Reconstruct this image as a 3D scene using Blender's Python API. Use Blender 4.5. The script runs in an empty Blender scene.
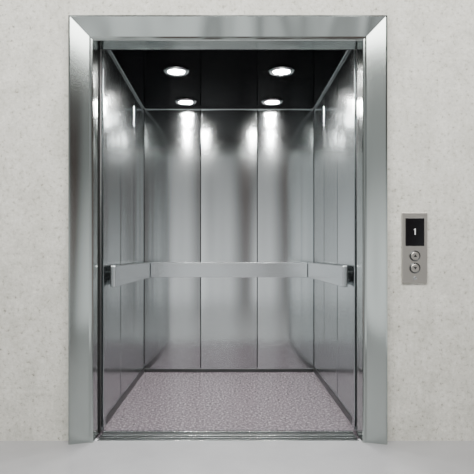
import bpy, bmesh, math
from mathutils import Vector
S=bpy.context.scene
COL=S.collection

# ---------------------------------------------------------------- helpers
def link(ob,parent=None):
    COL.objects.link(ob)
    if parent: ob.parent=parent
    return ob
def empty(name,loc=(0,0,0)):
    e=bpy.data.objects.new(name,None); e.location=loc; e.empty_display_size=.1
    return link(e)
def addbox(bm,x0,x1,y0,y1,z0,z1,bev=0.0,seg=2):
    r=bmesh.ops.create_cube(bm,size=1.0)
    vs=r['verts']
    for v in vs:
        v.co=Vector(((x0+x1)/2+v.co.x*(x1-x0),(y0+y1)/2+v.co.y*(y1-y0),(z0+z1)/2+v.co.z*(z1-z0)))
    if bev>0:
        es=list({e for v in vs for e in v.link_edges})
        bmesh.ops.bevel(bm,geom=es,offset=bev,segments=seg,affect='EDGES',profile=.5)
def finish(bm,name,mat,parent=None,smooth=False):
    bmesh.ops.recalc_face_normals(bm,faces=bm.faces)
    me=bpy.data.meshes.new(name); bm.to_mesh(me); bm.free()
    me.materials.append(mat)
    if smooth:
        for p in me.polygons: p.use_smooth=True
    return link(bpy.data.objects.new(name,me),parent)
def boxes(name,lst,mat,parent=None,bev=0.0):
    bm=bmesh.new()
    for b in lst: addbox(bm,*b,bev=bev)
    return finish(bm,name,mat,parent)
def revolve(name,prof,mat,parent=None,n=48,loc=(0,0,0),axis='Z'):
    bm=bmesh.new(); rings=[]
    for r,h in prof:
        ring=[]
        for i in range(n):
            a=2*math.pi*i/n
            if axis=='Z': p=(r*math.cos(a),r*math.sin(a),h)
            else: p=(r*math.cos(a),h,r*math.sin(a))
            ring.append(bm.verts.new(p))
        rings.append(ring)
    for a,b in zip(rings,rings[1:]):
        for i in range(n):
            bm.faces.new((a[i],a[(i+1)%n],b[(i+1)%n],b[i]))
    bm.faces.new(rings[-1])
    bm.faces.new(rings[0][::-1])
    ob=finish(bm,name,mat,parent); ob.location=loc
    return ob
def pillow_panels(name,spans,y0,y1,z0,z1,bulge,mat,parent):
    """sheet panels whose front face is very slightly crowned across the width"""
    bm=bmesh.new(); n=24
    for x0,x1 in spans:
        c=(x0+x1)/2; h=(x1-x0)/2
        front=[]
        for i in range(n+1):
            t=-1+2*i/n
            y=y0-bulge*(1-t*t)
            front.append((bm.verts.new((c+h*t,y,z0)),bm.verts.new((c+h*t,y,z1))))
        for a,b in zip(front,front[1:]):
            f=bm.faces.new((a[0],b[0],b[1],a[1])); f.smooth=True
        bk=[bm.verts.new(p) for p in ((x0,y1,z0),(x1,y1,z0),(x1,y1,z1),(x0,y1,z1))]
        bm.faces.new((bk[1],bk[0],bk[3],bk[2]))
        L0,R0=front[0],front[-1]
        l=[bm.verts.new(v.co) for v in L0]; r=[bm.verts.new(v.co) for v in R0]
        bm.faces.new((bk[0],l[0],l[1],bk[3])); bm.faces.new((r[0],bk[1],bk[2],r[1]))
    me=bpy.data.meshes.new(name); bm.to_mesh(me); bm.free(); me.materials.append(mat)
    return link(bpy.data.objects.new(name,me),parent)

# ---------------------------------------------------------------- materials
def newmat(name):
    m=bpy.data.materials.new(name); m.use_nodes=True
    nt=m.node_tree; b=nt.nodes['Principled BSDF']
    return m,nt,b
def N(nt,t,**k):
    n=nt.nodes.new(t)
    for a,v in k.items(): setattr(n,a,v)
    return n
def coords(nt,scale=(1,1,1)):
    g=N(nt,'ShaderNodeNewGeometry'); mp=N(nt,'ShaderNodeMapping')
    mp.inputs['Scale'].default_value=scale
    nt.links.new(g.outputs['Position'],mp.inputs['Vector'])
    return mp.outputs['Vector']
def ramp(nt,fac,stops):
    r=N(nt,'ShaderNodeValToRGB'); e=r.color_ramp.elements
    while len(e)<len(stops): e.new(.5)
    for el,(p,c) in zip(e,stops):
        el.position=p; el.color=(c[0],c[1],c[2],1)
    nt.links.new(fac,r.inputs['Fac']); return r.outputs['Color']

def steel(name,col,rough,aniso=0.0,brush=(3,3,400),bump=.02,var=.03,tan=(0,0,1),wave=0.0,wsc=(4.5,4.5,.7)):
    m,nt,b=newmat(name)
    b.inputs['Metallic'].default_value=1
    b.inputs['Base Color'].default_value=(*col,1)
    n=N(nt,'ShaderNodeTexNoise'); n.inputs['Scale'].default_value=1; n.inputs['Detail'].default_value=4
    nt.links.new(coords(nt,brush),n.inputs['Vector'])
    mr=N(nt,'ShaderNodeMapRange'); mr.inputs['To Min'].default_value=rough-var; mr.inputs['To Max'].default_value=rough+var
    nt.links.new(n.outputs['Fac'],mr.inputs['Value']); nt.links.new(mr.outputs['Result'],b.inputs['Roughness'])
    if aniso:
        b.inputs['Anisotropic'].default_value=aniso
        c=N(nt,'ShaderNodeCombineXYZ')
        for i in range(3): c.inputs[i].default_value=tan[i]
        nt.links.new(c.outputs[0],b.inputs['Tangent'])
    if bump or wave:
        bp=N(nt,'ShaderNodeBump'); bp.inputs['Strength'].default_value=1; bp.inputs['Distance'].default_value=1
        n2=N(nt,'ShaderNodeTexNoise'); n2.inputs['Scale'].default_value=1; n2.inputs['Detail'].default_value=0
        nt.links.new(coords(nt,wsc),n2.inputs['Vector'])
        a=N(nt,'ShaderNodeMath',operation='MULTIPLY'); a.inputs[1].default_value=wave
        nt.links.new(n2.outputs['Fac'],a.inputs[0])
        c2=N(nt,'ShaderNodeMath',operation='MULTIPLY_ADD'); c2.inputs[1].default_value=bump*.001
        nt.links.new(n.outputs['Fac'],c2.inputs[0]); nt.links.new(a.outputs[0],c2.inputs[2])
        nt.links.new(c2.outputs[0],bp.inputs['Height']); nt.links.new(bp.outputs['Normal'],b.inputs['Normal'])
    return m
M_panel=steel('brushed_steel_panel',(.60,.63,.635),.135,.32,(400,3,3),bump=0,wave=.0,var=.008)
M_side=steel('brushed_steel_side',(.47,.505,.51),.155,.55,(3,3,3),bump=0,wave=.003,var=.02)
M_frame=steel('satin_steel_frame',(.46,.50,.48),.14,0,(2,2,3),bump=0,wave=.022)
M_rail=steel('rail_steel',(.62,.65,.66),.2,0,(5,5,6),bump=0,wave=.003)
M_trim=steel('trim_steel',(.5,.52,.52),.25,0,(5,5,6),bump=0)
M_chrome=steel('chrome',(.8,.8,.8),.12,0,(5,5,5),bump=0,var=.02)
M_dark=steel('dark_steel',(.10,.105,.105),.35,0,(300,3,3),bump=0)
M_plate=steel('plate_steel',(.5,.48,.44),.36,0,(300,300,300),bump=.3,var=.08)

def simple(name,col,rough,metal=0,em=None,es=0,spec=.5):
    m,nt,b=newmat(name)
    b.inputs['Base Color'].default_value=(*col,1); b.inputs['Metallic'].default_value=metal; b.inputs['Specular IOR Level'].default_value=spec
    n=N(nt,'ShaderNodeTexNoise'); n.inputs['Scale'].default_value=60
    nt.links.new(coords(nt),n.inputs['Vector'])
    mr=N(nt,'ShaderNodeMapRange'); mr.inputs['To Min'].default_value=max(rough-.03,.01); mr.inputs['To Max'].default_value=rough+.03
    nt.links.new(n.outputs['Fac'],mr.inputs['Value']); nt.links.new(mr.outputs['Result'],b.inputs['Roughness'])
    if em:
        b.inputs['Emission Color'].default_value=(*em,1); b.inputs['Emission Strength'].default_value=es
    return m
M_black=simple('black_ceiling_lacquer',(.0015,.0015,.0018),.10,spec=.06)
M_black.node_tree.nodes['Principled BSDF'].inputs['IOR'].default_value=1.12
M_seam=simple('shadow_gap',(.004,.004,.005),.7)
M_glass=simple('display_glass',(.004,.004,.005),.08)
M_digit=simple('display_digit',(.6,.6,.6),.4,em=(1,1,1),es=.4)
M_lamp=simple('lamp_lens',(1,1,1),.4,em=(1,.98,.95),es=330)
M_rubber=simple('rubber',(.01,.01,.01),.7)

# plaster wall
m,nt,b=newmat('speckled_plaster'); M_wall=m
b.inputs['Roughness'].default_value=.85; b.inputs['Specular IOR Level'].default_value=.2
v=coords(nt)
n1=N(nt,'ShaderNodeTexNoise'); n1.inputs['Scale'].default_value=7; n1.inputs['Detail'].default_value=8; n1.inputs['Roughness'].default_value=.7
n2=N(nt,'ShaderNodeTexNoise'); n2.inputs['Scale'].default_value=42; n2.inputs['Detail'].default_value=6; n2.inputs['Roughness'].default_value=.78
for n in (n1,n2): nt.links.new(v,n.inputs['Vector'])
c1=ramp(nt,n1.outputs['Fac'],[(.3,(.58,.575,.515)),(.5,(.70,.69,.63)),(.7,(.80,.79,.73))])
c2=ramp(nt,n2.outputs['Fac'],[(.29,(.15,.14,.11)),(.37,(.54,.53,.49)),(.43,(.91,.91,.89)),(.55,(1,1,1)),(.68,(1.2,1.2,1.2))])
mx=N(nt,'ShaderNodeMix',data_type='RGBA',blend_type='MULTIPLY'); mx.inputs['Factor'].default_value=1
nt.links.new(c1,mx.inputs['A']); nt.links.new(c2,mx.inputs['B'])
nt.links.new(mx.outputs['Result'],b.inputs['Base Color'])
bp=N(nt,'ShaderNodeBump'); bp.inputs['Strength'].default_value=.6; bp.inputs['Distance'].default_value=.006
nt.links.new(n2.outputs['Fac'],bp.inputs['Height']); nt.links.new(bp.outputs['Normal'],b.inputs['Normal'])

# lobby floor
m,nt,b=newmat('polished_grey_floor'); M_floor=m
v=coords(nt); n=N(nt,'ShaderNodeTexNoise'); n.inputs['Scale'].default_value=3; n.inputs['Detail'].default_value=5
nt.links.new(v,n.inputs['Vector'])
nt.links.new(ramp(nt,n.outputs['Fac'],[(.3,(.37,.372,.385)),(.7,(.42,.422,.435))]),b.inputs['Base Color'])
b.inputs['Roughness'].default_value=.14

# speckled cab floor
m,nt,b=newmat('speckled_vinyl'); M_cabfloor=m
v=coords(nt); n=N(nt,'ShaderNodeTexNoise'); n.inputs['Scale'].default_value=58; n.inputs['Detail'].default_value=6; n.inputs['Roughness'].default_value=1.0
nt.links.new(v,n.inputs['Vector'])
nt.links.new(ramp(nt,n.outputs['Fac'],[(.36,(.02,.016,.019)),(.46,(.105,.087,.10)),(.54,(.18,.152,.172)),(.64,(.75,.68,.72))]),b.inputs['Base Color'])
b.inputs['Roughness'].default_value=.22

# ---------------------------------------------------------------- dimensions
HW=.75; Y0=.18; Y1=1.77; ZC=2.333
W=3.6; H=3.2
boxes('wall_front',[(-W,-.80,0,.10,0,H),(.79,W,0,.10,0,H),(-.80,.79,0,.10,2.28,H)],M_wall)
boxes('floor',[(-W,W,-5,0.0,-.1,0)],M_floor)

# door frame : swept mitred profile
fc=-.006; iw=.742; it=2.214
prof=[(.131,0.0),(.131,-.050),(.127,-.058),(.118,-.060),(.022,-.028),(.012,-.032),(.004,-.031),(0,-.026),(0,.10),(.03,.10),(.045,0.0)]
bm=bmesh.new(); st=[]
for k in range(4):
    row=[]
    for o,y in prof:
        x=iw+o; z=it+o
        p=[(-x,y,0.0),(-x,y,z),(x,y,z),(x,y,0.0)][k]
        row.append(bm.verts.new((p[0]+fc,p[1],p[2])))
    st.append(row)
for a,c in zip(st,st[1:]):
    for i in range(len(prof)):
        j=(i+1)%len(prof)
        bm.faces.new((a[i],a[j],c[j],c[i]))
bm.faces.new(st[0]); bm.faces.new(st[-1][::-1])
finish(bm,'elevator_door_frame',M_frame)

# sill
el=empty('elevator_threshold')
boxes('base',[(-.735,.725,0.0,.168,-.05,-.004)],M_dark,el)
boxes('ribs',[(-.735,.725,y,y+.012,-.004,0.002) for y in (.002,.045,.085,.150)],M_trim,el,bev=.001)

# retracted sliding doors
for s in (-1,1):
    d=empty('elevator_door')
    xs=sorted((s*.752,s*1.45))
    boxes('leaf',[(xs[0],xs[1],.112,.135,.006,2.26)],M_side,d,bev=.002)
    xs=sorted((s*.758,s*1.46))
    boxes('leaf_rear',[(xs[0],xs[1],.143,.166,.006,2.26)],M_side,d,bev=.002)
    xs=sorted((s*.740,s*.753))
    boxes('edge_seal',[(xs[0],xs[1],.104,.131,.01,2.25)],M_rubber,d)

# cab
cab=empty('elevator_cab')
boxes('cab_floor',[(-HW-.03,HW+.03,Y0,Y1+.03,-.05,0)],M_cabfloor,cab)
boxes('shell_backing',[(-HW-.05,-HW-.022,Y0,Y1+.05,0,ZC+.05),(HW+.022,HW+.05,Y0,Y1+.05,0,ZC+.05),(-HW-.05,HW+.05,Y1+.022,Y1+.05,0,ZC+.05)],M_seam,cab)
g=.004
bw=2*HW/3
pillow_panels('rear_panels',[(-HW+i*bw+g,-HW+(i+1)*bw-g) for i in range(3)],Y1,Y1+.02,.030,ZC-.016,.0085,M_panel,cab)
ys=[Y0+.06,.74,1.26,Y1]
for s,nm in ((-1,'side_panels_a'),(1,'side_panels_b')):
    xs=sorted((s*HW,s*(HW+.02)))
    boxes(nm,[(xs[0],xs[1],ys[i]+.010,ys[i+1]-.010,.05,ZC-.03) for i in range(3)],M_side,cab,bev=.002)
    xs=sorted((s*(HW-.012),s*(HW+.05)))
    boxes('front_post',[(xs[0],xs[1],Y0,Y0+.055,0,ZC)],M_side,cab,bev=.003)
    xs=sorted((s*(HW-.004),s*(HW+.02)))
    boxes('kick_trim',[(xs[0],xs[1],Y0+.06,Y1,0,.048)],M_dark,cab,bev=.002)
    xs=sorted((s*(HW-.012),s*(HW+.02)))
    boxes('cornice_trim',[(xs[0],xs[1],Y0+.06,Y1,ZC-.022,ZC)],M_trim,cab,bev=.002)
boxes('kick_trim_rear',[(-HW,HW,Y1-.012,Y1+.02,0,.03)],M_dark,cab,bev=.002)
boxes('cornice_trim_rear',[(-HW,HW,Y1-.018,Y1+.02,ZC-.018,ZC)],M_rail,cab,bev=.002)
boxes('cab_ceiling',[(-HW-.05,HW+.05,Y0,Y1+.05,ZC,ZC+.04)],M_black,cab)
boxes('front_header',[(-HW,HW,Y0,Y0+.05,2.26,ZC)],M_seam,cab)

# handrails
def rail(box,caps,brs):
    e=empty('handrail')
    boxes('bar',[box]+caps,M_rail,e,bev=.004)
    boxes('brackets',brs,M_dark,e,bev=.003)
rz0,rz1=.838,.968
rail((-HW+.066,HW-.066,Y1-.065,Y1-.04,rz0,rz1),[],[(x-.02,x+.02,Y1-.04,Y1,.885,.925) for x in (-.5,0,.5)])
for s in (-1,1):
    xs=sorted((s*(HW-.064),s*(HW-.034)))
    bx=sorted((s*(HW-.034),s*HW))
    rail((xs[0],xs[1],Y0+.075,Y1-.04,rz0,rz1),[],[(bx[0],bx[1],y-.02,y+.02,.885,.925) for y in (.55,1.1,1.6)])

# downlights
for x,y in ((-.37,.80),(.37,.80),(-.365,1.56),(.365,1.56)):
    d=empty('recessed_ceiling_light',(x,y,ZC))
    revolve('trim_ring',[(.088,0),(.09,-.006),(.082,-.014),(.066,-.016),(.060,-.010),(.060,-.004),(.0602,0)],M_chrome,d)
    revolve('lens',[(.058,-.003),(.057,-.010),(.03,-.014),(.005,-.015)],M_lamp,d)
    L=bpy.data.lights.new('bulb','SPOT'); L.energy=28; L.spot_size=math.radians(160); L.spot_blend=.25; L.shadow_soft_size=.05
    L.color=(1,.98,.96)
    o=bpy.data.objects.new('bulb',L); o.location=(0,0,-.07); link(o,d)

# call panel  (px 402-427, 213-283)
cp=empty('elevator_call_panel',(1.028,0,1.073))
def cb(nm,b_,mat,bev=0): return boxes(nm,[b_],mat,cp,bev)
cb('plate',(-.070,.070,-.014,-.001,-.195,.195),M_plate,.003)
cb('display',(-.052,.052,-.018,-.013,.01,.165),M_glass,.002)
boxes('digit',[(-.002,.003,-.0195,-.0178,.072,.106),(-.007,-.002,-.0195,-.0178,.098,.102)],M_digit,cp)
for z in (-.045,-.112):
    revolve('button_ring',[(.030,-.013),(.030,-.018),(.027,-.020),(.024,-.018)],M_dark,cp,loc=(0,0,z),axis='Y')
    revolve('button',[(.0225,-.017),(.0225,-.021),(.020,-.0225),(.004,-.0228)],M_plate,cp,loc=(0,0,z),axis='Y')
    up=1 if z>-.08 else -1
    bm=bmesh.new()
    pts=[(-.010,-.006*up),(.010,-.006*up),(0,.009*up)]
    f=bm.faces.new([bm.verts.new((px,-.0232,z+pz)) for px,pz in pts])
    finish(bm,'arrow',M_seam,cp)
revolve('keyhole',[(.009,-.013),(.009,-.017),(.006,-.018)],M_trim,cp,loc=(0,0,-.168),axis='Y',n=24)

# ---------------------------------------------------------------- lights / world
w=bpy.data.worlds.new('World'); S.world=w; w.use_nodes=True
nt=w.node_tree; bg=nt.nodes['Background']
tc=N(nt,'ShaderNodeTexCoord'); sp=N(nt,'ShaderNodeSeparateXYZ'); nt.links.new(tc.outputs['Generated'],sp.inputs[0])
mr=N(nt,'ShaderNodeMapRange'); mr.inputs['From Min'].default_value=-1; mr.inputs['From Max'].default_value=1
nt.links.new(sp.outputs['Z'],mr.inputs['Value'])
c=ramp(nt,mr.outputs['Result'],[(0,(.15,.15,.16)),(.42,(.55,.555,.56)),(.50,(.58,.585,.59)),(.57,(.20,.203,.203)),(.75,(.12,.12,.12)),(1,(.4,.4,.4))])
mp=N(nt,'ShaderNodeMapping'); mp.inputs['Scale'].default_value=(2.4,2.4,.5); mp.inputs['Location'].default_value=(3,1,0)
nt.links.new(tc.outputs['Generated'],mp.inputs['Vector'])
n=N(nt,'ShaderNodeTexNoise'); n.inputs['Scale'].default_value=1.4; n.inputs['Detail'].default_value=2
nt.links.new(mp.outputs['Vector'],n.inputs['Vector'])
k=ramp(nt,n.outputs['Fac'],[(.38,(.30,.10,.06)),(.45,(.35,.33,.33)),(.5,(1,1,1)),(.60,(2.6,2.6,2.6))])  # made-up warm and bright patches, added for streaks reflected in the steel
mx=N(nt,'ShaderNodeMix',data_type='RGBA',blend_type='MULTIPLY'); mx.inputs['Factor'].default_value=1
nt.links.new(c,mx.inputs['A']); nt.links.new(k,mx.inputs['B'])
nt.links.new(mx.outputs['Result'],bg.inputs['Color']); bg.inputs['Strength'].default_value=1.0
A=bpy.data.lights.new('lobby_fill','AREA'); A.shape='RECTANGLE'; A.size=5; A.size_y=1.4; A.energy=290; A.color=(1,.985,.96)  # unseen area light, added to light the front wall evenly
o=bpy.data.objects.new('lobby_fill',A); o.location=(0,-2.7,3.9); o.rotation_euler=(math.radians(42),0,0); link(o)

# camera
cam=bpy.data.cameras.new('camera'); cam.lens=41.0; cam.sensor_width=36
cam.shift_x=.0169; cam.shift_y=.038
co=bpy.data.objects.new('camera',cam); co.location=(0,-3,1.033); co.rotation_euler=(math.radians(90),0,0); link(co)
S.camera=co
